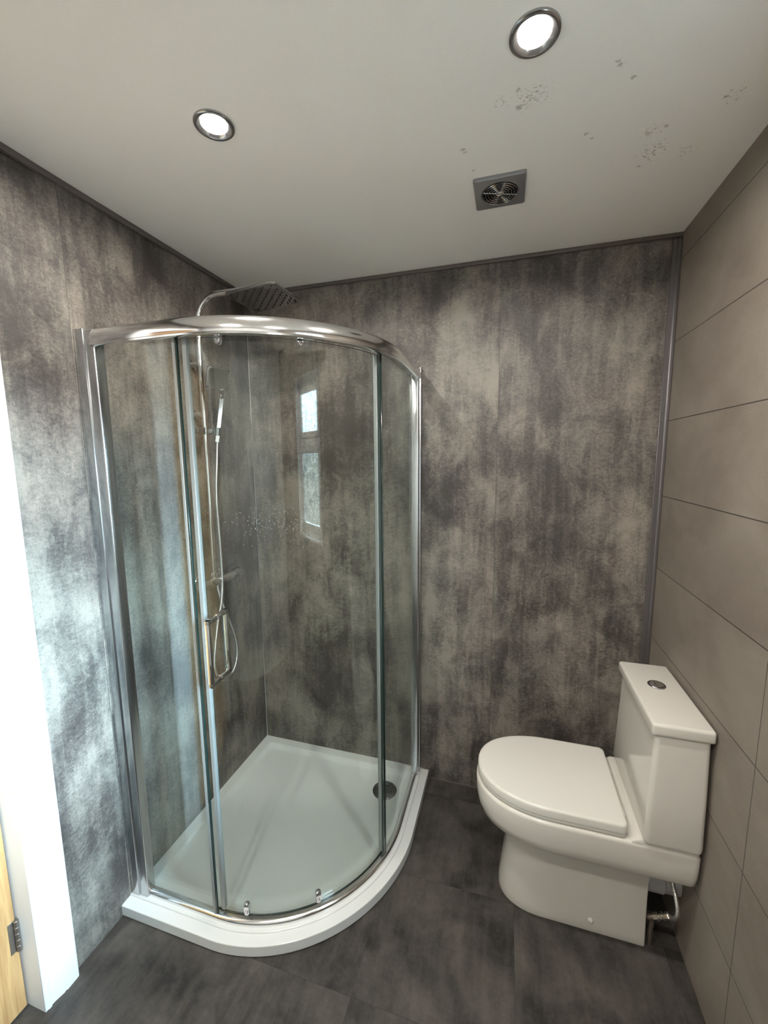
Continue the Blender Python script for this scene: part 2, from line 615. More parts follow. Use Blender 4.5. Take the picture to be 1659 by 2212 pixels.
def add_lathe(bm, profile, centre, axis='Z', n=40, mi=0, cap=True):
    """profile: list of (radius, offset along the axis)"""
    c = Vector(centre)
    if isinstance(axis, str):
        axis = {'X': Vector((1, 0, 0)), 'Y': Vector((0, 1, 0)), 'Z': Vector((0, 0, 1))}[axis]
    axis = Vector(axis).normalized()
    q = axis.to_track_quat('Z', 'Y')
    rings = []
    for r, h in profile:
        ring = []
        for i in range(n):
            a = 2 * PI * i / n
            ring.append(c + q @ Vector((r * math.cos(a), r * math.sin(a), h)))
        rings.append(ring)
    return add_loft(bm, rings, cap, cap, mi)


def catmull(pts, sub=8):
    P = [Vector(p) for p in pts]
    P = [P[0] * 2 - P[1]] + P + [P[-1] * 2 - P[-2]]
    out = []
    for i in range(1, len(P) - 2):
        for k in range(sub):
            t = k / sub
            a, b, c, d = P[i - 1], P[i], P[i + 1], P[i + 2]
            out.append(0.5 * ((2 * b) + (c - a) * t + (2 * a - 5 * b + 4 * c - d) * t * t + (-a + 3 * b - 3 * c + d) * t ** 3))
    out.append(P[-2])
    return out


def add_tube(bm, path, r, n=14, mi=0):
    path = [Vector(p) for p in path]
    rings = []
    prev = None
    for i, p in enumerate(path):
        if i == 0:
            d = path[1] - p
        elif i == len(path) - 1:
            d = p - path[i - 1]
        else:
            d = path[i + 1] - path[i - 1]
        d.normalize()
        if prev is None:
            up = Vector((0, 0, 1)) if abs(d.z) < 0.9 else Vector((0, 1, 0))
            u = d.cross(up).normalized()
        else:
            u = (prev - d * prev.dot(d)).normalized()
        prev = u
        w = d.cross(u)
        rings.append([p + (u * math.cos(2 * PI * k / n) + w * math.sin(2 * PI * k / n)) * r for k in range(n)])
    add_loft(bm, rings, True, True, mi)


def quad_path(r, a0=-90.0, a1=0.0, n=48, start=0.0, end=0.0):
    """plan line of the quadrant: straight from the left wall, round, straight to the back wall.
    start: x where the left straight begins (None = no straight), end: y where the right straight stops."""
    pts = []
    if start is not None:
        k = 6
        for i in range(k):
            pts.append((start + (RC - start) * i / k, -RC - r))
    for i in range(n + 1):
        a = math.radians(a0 + (a1 - a0) * i / n)
        pts.append((RC + r * math.cos(a), -RC + r * math.sin(a)))
    if end is not None:
        k = 6
        for i in range(1, k + 1):
            pts.append((RC + r, -RC + (end + RC) * i / k))
    return pts


def sweep_quadrant(bm, section, start=0.0, end=0.0, n=64, mi=0, a0=-90.0, a1=0.0):
    """section: closed list of (radius, z); swept along the quadrant"""
    cols = [quad_path(r, a0, a1, n, start, end) for r, z in section]
    m = len(cols[0])
    rings = []
    for i in range(m):
        rings.append([(cols[k][i][0], cols[k][i][1], section[k][1]) for k in range(len(section))])
    add_loft(bm, rings, True, True, mi)


# ================================================================== the room
T = 0.12
bm = bmesh.new()
add_box(bm, (-0.9, YF - 0.2, -0.1), (W + 0.3, 0.2, 0.0))
struct('floor', bm, M_FLOOR, smooth=False)
bm = bmesh.new()
add_box(bm, (-0.9, YF - 0.2, H), (W + 0.3, 0.2, H + 0.1))
struct('ceiling', bm, M_CEIL, smooth=False)
bm = bmesh.new()
add_box(bm, (-T, 0.0, 0), (W + T, T, H))
struct('wall_back', bm, M_BACK, smooth=False)
# left wall with the doorway
DY0, DY1, DZ = -1.150, -1.930, 2.00
bm = bmesh.new()
add_box(bm, (-T, DY0 - 0.0, 0), (0, 0, H))
add_box(bm, (-T, DY1, DZ), (0, DY0, H))
add_box(bm, (-T, YF, 0), (0, DY1, H))
struct('wall_left', bm, M_LEFT, smooth=False)
# right wall with the window
WY0, WY1, WZ0, WZ1 = -1.165, -1.800, 1.035, 2.060
RT = 0.26
bm = bmesh.new()
add_box(bm, (W, WY0, 0), (W + RT, 0, H))
add_box(bm, (W, WY1, 0), (W + RT, WY0, WZ0))
add_box(bm, (W, WY1, WZ1), (W + RT, WY0, H))
add_box(bm, (W, YF, 0), (W + RT, WY1, H))
struct('wall_right', bm, M_TILE, smooth=False)
bm = bmesh.new()
add_box(bm, (-T, YF - T, 0), (W + RT, YF, H))
struct('wall_front', bm, M_PAINT, smooth=False)  # unseen wall, given white paint so its bounce lifts the ceiling
# dim hallway wall beyond the shut door
bm = bmesh.new()
add_box(bm, (-0.20, -2.2, 0), (-T - 0.03, -0.9, H))
struct('wall_hallway', bm, M_PAINT, smooth=False)

# window in the right wall, nearer the camera than the photograph shows; the glass mirrors it
win = bpy.data.objects.new('window_1', None)
COL.objects.link(win)
win.location = (W + 0.10, (WY0 + WY1) / 2, WZ0)
win['kind'] = 'structure'
bpy.context.view_layer.update()
bm = bmesh.new()
fx0, fx1 = W + 0.10, W + 0.16
fw = 0.055
zt = 1.655
for lo, hi in (((fx0, WY0 - fw, WZ0), (fx1, WY0, WZ1)), ((fx0, WY1, WZ0), (fx1, WY1 + fw, WZ1)),
               ((fx0, WY1, WZ0), (fx1, WY0, WZ0 + fw)), ((fx0, WY1, WZ1 - fw), (fx1, WY0, WZ1)),
               ((fx0, WY1, zt - 0.03), (fx1, WY0, zt + 0.03))):
    add_box(bm, lo, hi, 0, 0.004, 1)
link_mesh('window_frame', bm, M_UPVC, win)
for (za, zb, nm, mt) in ((WZ0 + fw, zt - 0.03, 'casement', M_CLEAR), (zt + 0.03, WZ1 - fw, 'fanlight', M_OBSC)):
    y0, y1 = WY0 - fw, WY1 + fw
    bm = bmesh.new()
    s = 0.038
    xa, xb = fx0 - 0.012, fx0 + 0.03
    for lo, hi in (((xa, y0 - s, za), (xb, y0, zb)), ((xa, y1, za), (xb, y1 + s, zb)),
                   ((xa, y1, za), (xb, y0, za + s)), ((xa, y1, zb - s), (xb, y0, zb))):
        add_box(bm, lo, hi, 0, 0.004, 1)
    sash = link_mesh(nm, bm, M_UPVC, win)
    bm = box_bm((fx0 + 0.008, y1 + s, za + s), (fx0 + 0.012, y0 - s, zb - s))
    link_mesh('window_pane', bm, mt, sash, smooth=False)
bm = bmesh.new()
add_box(bm, (fx0 - 0.035, WY0 - fw - 0.035, 1.14), (fx0 - 0.012, WY0 - fw - 0.012, 1.17), 0, 0.004, 2)
add_box(bm, (fx0 - 0.045, WY0 - fw - 0.033, 1.10), (fx0 - 0.033, WY0 - fw - 0.014, 1.26), 0, 0.004, 2)
link_mesh('window_handle', bm, M_UPVC, win)
bm = box_bm((W - 0.02, WY1 + 0.001, WZ0 - 0.0), (fx0, WY0 - 0.001, WZ0 + 0.018), 0.004, 2)
link_mesh('window_sill', bm, M_UPVC, win)
bm = bmesh.new()
add_box(bm, (W + 0.0005, WY0 - 0.006, WZ0 + 0.018), (fx0, WY0 - 0.0005, WZ1))
add_box(bm, (W + 0.0005, WY1 + 0.0005, WZ0 + 0.018), (fx0, WY1 + 0.006, WZ1))
add_box(bm, (W + 0.0005, WY1 + 0.006, WZ1 - 0.006), (fx0, WY0 - 0.006, WZ1 - 0.0005))
link_mesh('window_reveal', bm, M_UPVC, win, smooth=False)

# ceiling and corner trims
bm = box_bm((0.0, -0.012, H - 0.015), (W, 0.0, H), 0.003, 2)
struct('trim_1', bm, M_TRIM)
bm = box_bm((0.0, DY1, H - 0.018), (0.013, -0.013, H), 0.003, 2)
struct('trim_2', bm, M_TRIM)
bm = bmesh.new()
add_box(bm, (0.0, -0.010, 0.05), (0.010, 0.0, H - 0.018), 0, 0.004, 2)
struct('trim_3', bm, M_CHROME)
bm = bmesh.new()
add_box(bm, (W - 0.030, -0.006, 0.0), (W - 0.012, 0.0, H - 0.018), 0, 0.002, 1)
add_box(bm, (W - 0.014, -0.012, 0.0), (W, 0.0, H - 0.018), 0, 0.003, 2)
struct('trim_4', bm, M_TRIMG)
# dark silicone bead along the foot of the walls
bm = box_bm((0.905, -0.006, 0), (W - 0.012, 0.0, 0.004))
struct('silicone_bead_back', bm, M_TRIM, smooth=False)

# door architrave (trim_5): moulded section run up the doorway and over it
def architrave_section():
    # (distance from the opening, thickness off the wall)
    return [(0.000, 0.0), (0.000, 0.012), (0.004, 0.0145), (0.010, 0.0145), (0.013, 0.0115), (0.022, 0.0125), (0.036, 0.0165),
            (0.044, 0.0185), (0.047, 0.0165), (0.050, 0.0195), (0.054, 0.020), (0.083, 0.020), (0.086, 0.018), (0.086, 0.0)]


sec = architrave_section()
bm = bmesh.new()
ztop = DZ
# up one jamb, mitre, across, mitre, down
rings = []
for (cy, cz, sy, sz) in ((DY0, 0.0, 1, 0), (DY0, ztop, 1, 1), (DY1, ztop, -1, 1), (DY1, 0.0, -1, 0)):
    rings.append([(x, cy + sy * d, cz + sz * d) for d, x in sec])
add_loft(bm, rings, True, True)
struct('trim_5', bm, M_PAINT, angle=25)
# door lining and stop (trim_6)
bm = bmesh.new()
lx0, lx1 = -T, 0.013
add_box(bm, (lx0, DY0 - 0.006, 0), (lx1, DY0, DZ), 0, 0.001, 1)
add_box(bm, (lx0, DY1, 0), (lx1, DY1 + 0.006, DZ), 0, 0.001, 1)
add_box(bm, (lx0, DY1 + 0.006, DZ - 0.006), (lx1, DY0 - 0.006, DZ), 0, 0.001, 1)
struct('trim_6', bm, M_PAINT)

# shut oak door
dr = bpy.data.objects.new('door_1', None)
COL.objects.link(dr)
dr.location = (-0.075, DY0 - 0.01, 0)
dr['kind'] = 'structure'
bpy.context.view_layer.update()
bm = bmesh.new()
dx0, dx1 = -0.092, -0.052
da, db = DY1 + 0.010, DY0 - 0.010
# stiles, rails and recessed boarded field, with narrow grooves between the boards
st = 0.095
add_box(bm, (dx0, db - st, 0.006), (dx1, db, DZ - 0.010), 0, 0.002, 1)
add_box(bm, (dx0, da, 0.006), (dx1, da + st, DZ - 0.010), 0, 0.002, 1)
for za, zb in ((0.006, 0.20), (0.93, 1.05), (DZ - 0.12, DZ - 0.010)):
    add_box(bm, (dx0, da + st, za), (dx1, db - st, zb), 0, 0.002, 1)
nb = 5
bw = (db - da - 2 * st) / nb
for i in range(nb):
    for za, zb in ((0.20, 0.93), (1.05, DZ - 0.12)):
        add_box(bm, (dx0 + 0.008, da + st + bw * i + 0.0005, za), (dx1 - 0.009, da + st + bw * (i + 1) - 0.0005, zb), 0, 0.003, 1)
link_mesh('door_leaf', bm, M_OAK, dr)
for zc in (0.245, 1.00, 1.78):
    bm = bmesh.new()
    add_box(bm, (-0.0525, DY0 - 0.030, zc - 0.048), (-0.0505, DY0 - 0.006, zc + 0.048), 0, 0.0005, 1)
    for k in range(5):
        z0 = zc - 0.048 + k * 0.0194
        add_lathe(bm, [(0.0052, 0.0), (0.0062, 0.001), (0.0062, 0.017), (0.0052, 0.018)], (-0.046, DY0 - 0.0125, z0), 'Z', 14)
    link_mesh('door_hinge', bm, M_HINGE, dr)
bm = bmesh.new()
hy = DY1 + 0.060
add_lathe(bm, [(0.026, 0), (0.026, 0.006), (0.023, 0.008), (0.009, 0.008), (0.009, 0.045)], (dx1, hy, 1.0), 'X', 28)
add_box(bm, (dx1 + 0.036, hy - 0.008, 0.991), (dx1 + 0.052, hy + 0.115, 1.009), 0, 0.006, 3)
link_mesh('door_handle', bm, M_CHROME, dr)

# ================================================================== downlights
def make_downlight(label):
    t = thing('recessed_downlight', label, 'ceiling light', (0, 0, H), 'recessed chrome ceiling downlights')
    bm = bmesh.new()
    # rolled bezel that turns up into the ceiling
    add_lathe(bm, [(0.046, 0.0), (0.0455, -0.0035), (0.043, -0.0055), (0.040, -0.0058), (0.036, -0.0040), (0.031, -0.0005), (0.0265, 0.0035), (0.0245, 0.008),
                   (0.0240, 0.008), (0.046, 0.0078)], (0, 0, H), 'Z', 48, cap=False)
    link_mesh('bezel', bm, M_DARKCHROME, t)
    bm = bmesh.new()
    add_lathe(bm, [(0.0006, -0.0032), (0.010, -0.0030), (0.018, -0.0016), (0.0225, 0.001), (0.0240, 0.004)], (0, 0, H), 'Z', 40, cap=False)
    bm.faces.new([v for v in bm.verts if abs(v.co.x ** 2 + v.co.y ** 2 - 0.0006 ** 2) < 1e-8])
    link_mesh('lamp_lens', bm, M_LAMP, t)
    return t


def copy_thing(src, loc, label):
    c = src.copy()
    COL.objects.link(c)
    c.location = loc
    c['label'] = label
    for ch in list(src.children):
        k = ch.copy()
        COL.objects.link(k)
        k.parent = c
        k.matrix_parent_inverse = ch.matrix_parent_inverse.copy()
    return c


d0 = make_downlight('lit chrome downlight in the ceiling above the curved front of the shower')
d0.location = (0.543, -0.888, H)
copy_thing(d0, (1.250, -0.888, H), 'lit chrome downlight near the top right, closer to the extractor fan and toilet side')
copy_thing(d0, (0.543, -1.760, H), 'lit chrome downlight behind the camera on the door side of the ceiling')
copy_thing(d0, (1.250, -1.760, H), 'lit chrome downlight behind the camera on the window side of the ceiling')

# ================================================================== extractor fan
fx, fy = 1.180, -0.440
fan = thing('extractor_fan', 'square grey extractor fan with a round ringed grille on the ceiling', 'extractor fan', (fx, fy, H))
bm = bmesh.new()
hs = 0.072
N = 64
rings = []


def square_ring(h, z, c=0.004):
    pts = []
    for i in range(N):
        a = 2 * PI * i / N + PI / N
        x, y = math.cos(a), math.sin(a)
        k = 1.0 / max(abs(x), abs(y))
        u, v = x * k * h, y * k * h
        if abs(abs(u) - abs(v)) < h * 0.12:
            # the two samples next to each corner are drawn out to it and rounded
            u = math.copysign(h if abs(u) >= abs(v) else h - c, u)
            v = math.copysign(h if abs(y) > abs(x) else h - c, v)
        pts.append((fx + u, fy + v, z))
    return pts


def round_ring(r, z):
    return [(fx + r * math.cos(2 * PI * i / N + PI / N), fy + r * math.sin(2 * PI * i / N + PI / N), z) for i in range(N)]


add_loft(bm, [square_ring(hs, H), square_ring(hs, H - 0.007), square_ring(hs - 0.002, H - 0.0095), round_ring(0.054, H - 0.011),
              round_ring(0.051, H - 0.009), round_ring(0.051, H - 0.001)], False, False)
link_mesh('cover_plate', bm, principled('grey_fan_plate', (0.34, 0.35, 0.37), 0.30, 0.80, 0.5, 0.05), fan, angle=30)
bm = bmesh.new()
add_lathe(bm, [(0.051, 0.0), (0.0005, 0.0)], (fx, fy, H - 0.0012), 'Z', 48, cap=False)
link_mesh('duct_shade_disc', bm, M_BLACK, fan)  # flat disc behind the grille; the duct's inner shade is its colour
bm = bmesh.new()
for r in (0.049, 0.041, 0.033, 0.025, 0.0175):
    ring = [Vector((fx + r * math.cos(a), fy + r * math.sin(a), H - 0.0115)) for a in [2 * PI * i / 48 for i in range(48)]]
    rs = []
    for i, p in enumerate(ring):
        d = Vector((p.x - fx, p.y - fy, 0)).normalized()
        rs.append([p + d * 0.0015, p + Vector((0, 0, 0.0028)), p - d * 0.0015, p - Vector((0, 0, 0.0016))])
    rs.append(rs[0])
    add_loft(bm, rs, False, False)
for a in (0.35, 0.35 + PI / 2, 0.35 + PI, 0.35 + 1.5 * PI):
    p0 = (fx + 0.010 * math.cos(a), fy + 0.010 * math.sin(a), H - 0.011)
    p1 = (fx + 0.052 * math.cos(a), fy + 0.052 * math.sin(a), H - 0.011)
    add_tube(bm, [p0, p1], 0.0016, 8)
bmesh.ops.remove_doubles(bm, verts=bm.verts, dist=1e-6)
link_mesh('grille', bm, M_DARKCHROME, fan)
bm = bmesh.new()
add_lathe(bm, [(0.013, 0.004), (0.0125, -0.001), (0.009, -0.004), (0.004, -0.0055), (0.0005, -0.006)], (fx, fy, H - 0.010), 'Z', 28)
link_mesh('hub', bm, M_CHROME, fan)

# ================================================================== shower tray
tray = thing('shower_tray', 'white quadrant shower tray with a raised curved front on the floor', 'shower tray', (0.45, -0.45, 0))
NT = 48


def tray_ring(inset_front, inset_wall, z, rc=0.0):
    """plan outline of the tray: straight along both walls, quadrant at the front"""
    r = 0.55 - inset_front
    x0 = inset_wall
    y0 = -inset_wall
    pts = []
    # wall corner (rounded)
    k = max(rc, 0.0005)
    for i in range(9):
        a = PI / 2 + (PI / 2) * i / 8
        pts.append((x0 + k + k * math.cos(a), y0 - k + k * math.sin(a), z))
    # left wall end corner
    fy_ = -RC - r
    for i in range(5):
        a = PI + (PI / 2) * i / 4
        pts.append((x0 + k + k * math.cos(a), fy_ + k + k * math.sin(a), z))
    for i in range(1, NT + 1):
        a = -PI / 2 + (PI / 2) * i / NT
        pts.append((RC + r * math.cos(a), -RC + r * math.sin(a), z))
    rx = RC + r
    for i in range(5):
        a = 0 + (PI / 2) * i / 4
        pts.append((rx - k + k * math.cos(a), y0 - k + k * math.sin(a), z))
    return pts


bm = bmesh.new()
prof = [(0.003, 0.0, 0.0, 0), (0.003, 0.0, 0.0035, 0), (0.0, 0.0, 0.0045, 0), (0.0005, 0.0, 0.0375, 0), (0.0015, 0.0, 0.0392, 0), (0.0035, 0.0, 0.0400, 0), (0.033, 0.0, 0.0408, 0),
        (0.0345, 0.0, 0.0413, 0), (0.0358, 0.0, 0.0448, 0), (0.0375, 0.0, 0.0458, 0), (0.040, 0.0, 0.0460, 0), (0.076, 0.040, 0.0460, 0.012), (0.079, 0.0435, 0.0452, 0.015), (0.081, 0.046, 0.0430, 0.018),
        (0.091, 0.056, 0.0290, 0.030), (0.094, 0.060, 0.0262, 0.034), (0.100, 0.068, 0.0245, 0.040), (0.150, 0.120, 0.0200, 0.070)]
add_loft(bm, [tray_ring(a, b, z, c) for a, b, z, c in prof], True, True)
link_mesh('tray_body', bm, M_TRAY, tray, angle=28)
wcx, wcy = 0.722, -0.158
bm = bmesh.new()
add_lathe(bm, [(0.056, 0.0), (0.056, 0.003), (0.053, 0.005), (0.040, 0.0058), (0.0385, 0.002), (0.0005, 0.002)], (wcx, wcy, 0.0198), 'Z', 48, cap=False)
wst = link_mesh('drain_cover', bm, principled('dull_drain_chrome', (0.30, 0.31, 0.32), 0.28, 1.0, 0.5, 0.05), tray)
bm = bmesh.new()
for r, n in ((0.010, 6), (0.020, 12), (0.031, 18)):
    for i in range(n):
        a = 2 * PI * i / n
        add_lathe(bm, [(0.0028, 0.0), (0.0028, 0.0006)], (wcx + r * math.cos(a), wcy + r * math.sin(a), 0.0219), 'Z', 8)
link_mesh('hole_shade_dots', bm, M_BLACK, wst)  # solid black dots paint the shade inside the drain openings
bm = bmesh.new()
for r in (0.0355, 0.0155):
    rr = [Vector((wcx + r * math.cos(2 * PI * i / 40), wcy + r * math.sin(2 * PI * i / 40), 0.0235)) for i in range(41)]
    add_tube(bm, rr, 0.0016, 8)
link_mesh('drain_ring', bm, M_CHROME, wst)

# ================================================================== shower enclosure
enc = thing('shower_enclosure', 'quadrant glass shower enclosure with chrome rails standing on the tray', 'shower enclosure', (0.45, -0.45, 0.046))
ZB, ZT = 0.046, 1.935
YC = -(RC + RG)     # -0.84
XC = RC + RG
# wall profiles: each a wall channel and the slimmer pane frame that slides in it
def wall_profile(side):
    bm = bmesh.new()
    if side == 'left':
        add_box(bm, (0.0005, YC - 0.022, ZB + 0.001), (0.037, YC + 0.022, ZT), 0, 0.002, 2)
        add_box(bm, (0.030, YC - 0.018, ZB + 0.001), (0.072, YC + 0.016, ZT - 0.003), 0, 0.004, 3)
    else:
        add_box(bm, (XC - 0.022, -0.032, ZB + 0.001), (XC + 0.022, -0.0005, ZT), 0, 0.002, 2)
        add_box(bm, (XC - 0.016, -0.060, ZB + 0.001), (XC + 0.018, -0.028, ZT - 0.003), 0, 0.004, 3)
    return bm


link_mesh('wall_profile', wall_profile('left'), M_SATIN, enc, angle=30)
link_mesh('wall_profile', wall_profile('right'), M_SATIN, enc, angle=30)
# top rail: domed outer face with a bright lower lip
bm = bmesh.new()
sec = [(0.472, 1.936), (0.480, 1.9385), (0.490, 1.9375), (0.500, 1.9335), (0.508, 1.9265), (0.5135, 1.9170), (0.516, 1.9060), (0.5165, 1.8960),
       (0.5155, 1.8905), (0.5175, 1.8885), (0.5175, 1.8835), (0.5140, 1.8820), (0.505, 1.8820), (0.505, 1.893), (0.476, 1.893), (0.472, 1.896)]
sweep_quadrant(bm, sec, 0.066, -0.055, 80)
link_mesh('top_rail', bm, M_RAIL, enc, angle=35)
# bottom rail
bm = bmesh.new()
sec = [(0.474, 0.0462), (0.474, 0.058), (0.478, 0.062), (0.490, 0.0625), (0.496, 0.0610), (0.4995, 0.0570), (0.5010, 0.0510), (0.5010, 0.0462)]
sweep_quadrant(bm, sec, 0.070, -0.058, 80)
link_mesh('bottom_rail', bm, M_RAIL, enc, angle=35)


def pane(r, a0, a1, start, end, z0, z1, th=0.006):
    """curved pane: faces clear, narrow end and top edges green"""
    bm = bmesh.new()
    inner = quad_path(r - th / 2, a0, a1, 56, start, end)
    outer = quad_path(r + th / 2, a0, a1, 56, start, end)
    rows = []
    for line, z in ((inner, z0), (outer, z0), (outer, z1), (inner, z1)):
        rows.append([bm.verts.new((x, y, z)) for x, y in line])
    n = len(inner)
    for k, (a, b) in enumerate(((0, 1), (1, 2), (2, 3), (3, 0))):
        mi = 0 if k in (1, 3) else 1
        for i in range(n - 1):
            f = bm.faces.new((rows[a][i], rows[a][i + 1], rows[b][i + 1], rows[b][i]))
            f.material_index = mi
    for i in (0, n - 1):
        f = bm.faces.new([rows[k][i] for k in range(4)])
        f.material_index = 1
    return bm


A_L, A_R = -90.0, -17.5
ZG0, ZG1 = 0.060, 1.900
# fixed flat pane on the left (ends at x = 0.345)
bm = bmesh.new()
x0, x1, y0, y1 = 0.070, 0.347, YC - 0.003, YC + 0.003
vs = [bm.verts.new(p) for p in ((x0, y0, ZG0), (x1, y0, ZG0), (x1, y1, ZG0), (x0, y1, ZG0), (x0, y0, ZG1), (x1, y0, ZG1), (x1, y1, ZG1), (x0, y1, ZG1))]
for idx, mi in (((0, 1, 5, 4), 0), ((2, 3, 7, 6), 0), ((1, 2, 6, 5), 1), ((3, 0, 4, 7), 1), ((0, 3, 2, 1), 1), ((4, 5, 6, 7), 1)):
    bm.faces.new([vs[i] for i in idx]).material_index = mi
link_mesh('fixed_pane', bm, [M_GLASS, M_EDGE], enc, smooth=False)
# fixed pane on the right: short curve then straight to the back wall
link_mesh('fixed_pane', pane(RG, A_R, 0.0, None, -0.058, ZG0, ZG1), [M_GLASS, M_EDGE], enc, angle=30)
# sliding curved door, running inside the fixed panes
RD = RG - 0.014
door = link_mesh('sliding_door', pane(RD, -90.0, A_R + 2.0, 0.335, None, ZG0 + 0.003, ZG1 - 0.014), [M_GLASS, M_EDGE], enc, angle=30)
# upright seal strips where door and fixed panes overlap
bm = bmesh.new()
add_box(bm, (0.3432, YC - 0.0035, ZG0 + 0.002), (0.3485, YC + 0.0035, ZG1 - 0.008), 0, 0.0005, 1)
link_mesh('fixed_pane_seal', bm, M_EDGE, enc)
bm = box_bm((0.334, YC - 0.006, ZG0 + 0.002), (0.343, YC - 0.003, ZG1 - 0.008), 0.001, 1)
link_mesh('fixed_pane_strip', bm, M_SEAL, enc)


def radial_box(a, r0, r1, half_w, z0, z1, bev=0.001):
    bm = bmesh.new()
    add_box(bm, (r0, -half_w, z0), (r1, half_w, z1), 0, bev, 1)
    bmesh.ops.transform(bm, matrix=Matrix.Translation((RC, -RC, 0)) @ Matrix.Rotation(math.radians(a), 4, 'Z'), verts=bm.verts)
    return bm


bm = radial_box(-88.3, RD - 0.006, RD + 0.009, 0.0065, ZG0 + 0.014, ZG1 - 0.014)
link_mesh('door_seal', bm, M_SEAL, door)
bm = radial_box(A_R + 0.6, RD - 0.006, RD + 0.008, 0.0055, ZG0 + 0.014, ZG1 - 0.014)
link_mesh('door_seal', bm, M_SEAL, door)
bm = radial_box(A_R + 1.6, RG - 0.0038, RG + 0.0038, 0.0026, ZG0 + 0.002, ZG1 - 0.008)
link_mesh('fixed_pane_seal', bm, M_EDGE, enc)

# door handle: square bar D outside and its twin inside, with through-glass fixings
a_h = math.degrees(math.atan2(-0.836 + RC, 0.410 - RC))
bm = bmesh.new()
hb = 0.0065
zc0, zc1 = 0.893, 1.098
for sgn in (1, -1):
    ra = RD + 0.006 if sgn > 0 else RD - 0.006
    rb = RD + 0.058 if sgn > 0 else RD - 0.048
    lo, hi = min(ra, rb), max(ra, rb)
    add_box(bm, (lo, -hb, zc1 - 2 * hb), (hi, hb, zc1), 0, 0.0012, 2)
    add_box(bm, (lo, -hb, zc0), (hi, hb, zc0 + 2 * hb), 0, 0.0012, 2)
    o0, o1 = (rb - 2 * hb, rb) if sgn > 0 else (rb, rb + 2 * hb)
    add_box(bm, (o0, -hb, zc0), (o1, hb, zc1), 0, 0.0012, 2)
for z in (zc0 + hb, zc1 - hb):
    add_lathe(bm, [(0.0085, -0.0065), (0.0085, 0.0065)], (RD, 0, z), 'X', 20)
bmesh.ops.transform(bm, matrix=Matrix.Translation((RC, -RC, 0)) @ Matrix.Rotation(math.radians(a_h), 4, 'Z'), verts=bm.verts)
link_mesh('door_handle', bm, M_CHROME, door)


def roller(px, py, z, small=False):
    a = math.atan2(py + RC, px - RC)
    d = Vector((math.cos(a), math.sin(a), 0))
    side = Vector((-d.y, d.x, 0))
    bm = bmesh.new()
    s = 1.0
    # capsule-shaped carrier plate standing off the glass
    rings = []
    for off, k in ((0.004, 0.85), (0.006, 1.0), (0.013, 1.0), (0.017, 0.82)):
        ring = []
        for i in range(32):
            t = 2 * PI * i / 32
            u = 0.0095 * math.cos(t) * k
            w = 0.0090 * math.sin(t) * k + (0.0125 if math.sin(t) >= 0 else -0.0125)
            p = Vector((RC, -RC, z)) + d * (RD + off) + side * u + Vector((0, 0, w))
            ring.append(p)
        rings.append(ring)
    add_loft(bm, rings)
    add_lathe(bm, [(0.0045, 0.0), (0.0045, 0.004), (0.003, 0.006)], Vector((RC, -RC, z - 0.009)) + d * (RD + 0.0165), d, 16)
    link_mesh('door_roller', bm, M_CHROME, door)


roller(0.452, -0.829, 0.100)
roller(0.662, -0.730, 0.100)
roller(0.468, -0.825, 1.884)
roller(0.664, -0.728, 1.884)

# ================================================================== shower fittings
YS = -0.400
sx = 0.055
mixer = thing('shower_mixer', 'chrome thermostatic bar shower with tall riser pipe and square overhead rose on left wall', 'shower', (0.0, YS, 1.04))
ZV = 1.045
bm = bmesh.new()
add_lathe(bm, [(0.0005, -0.075), (0.018, -0.075), (0.020, -0.070), (0.020, 0.070), (0.018, 0.075), (0.0005, 0.075)], (0.062, YS + 0.03, ZV), 'Y', 32)
for dy in (-0.075, 0.075):
    yy = YS + 0.03 + dy * 0.8
    add_lathe(bm, [(0.030, 0.0), (0.030, 0.005), (0.026, 0.009), (0.014, 0.011), (0.013, 0.05)], (0.0005, yy, ZV), 'X', 28)
link_mesh('valve_body', bm, M_CHROME, mixer)
for sgn in (-1, 1):
    bm = bmesh.new()
    y_ = YS + 0.03 + sgn * 0.078
    add_lathe(bm, [(0.017, 0.0), (0.0225, 0.002), (0.0235, 0.006), (0.0235, 0.042), (0.021, 0.047), (0.0005, 0.048)], (0.062, y_, ZV), (0, sgn, 0), 32)
    add_box(bm, (0.081, y_ + sgn * 0.024 - 0.012, ZV - 0.004), (0.095, y_ + sgn * 0.024 + 0.012, ZV + 0.004), 0, 0.002, 2)
    link_mesh('control_knob', bm, M_DARKCHROME, mixer)
bm = bmesh.new()
zarm = 2.178
pts = [(sx, YS, ZV + 0.01), (sx, YS, 1.4), (sx, YS, 1.8), (sx, YS, 2.06)]
R0 = zarm - 2.08
for i in range(1, 13):
    a = PI - (PI / 2) * i / 12
    pts.append((sx + R0 + R0 * math.cos(a), YS, 2.08 + R0 * math.sin(a)))
pts += [(0.30, YS, zarm), (0.352, YS - 0.004, zarm)]
add_tube(bm, pts, 0.0105, 20)
link_mesh('riser_pipe', bm, M_CHROME, mixer)
bm = bmesh.new()
add_lathe(bm, [(0.014, 0.0), (0.014, 0.020), (0.012, 0.022)], (sx, YS, ZV + 0.018), 'Z', 24)
link_mesh('pipe_collar', bm, M_CHROME, mixer)
for zz in (1.93, 1.735):
    bm = bmesh.new()
    add_lathe(bm, [(0.016, 0.0), (0.016, 0.006), (0.009, 0.010), (0.009, sx)], (0.0005, YS, zz), 'X', 24)
    add_lathe(bm, [(0.014, -0.012), (0.014, 0.012)], (sx, YS, zz), 'Z', 24)
    link_mesh('wall_bracket', bm, M_CHROME, mixer)
# square rose
hz = 2.132
hx, hyy = 0.360, -0.412
bm = bmesh.new()
hs2 = 0.1005


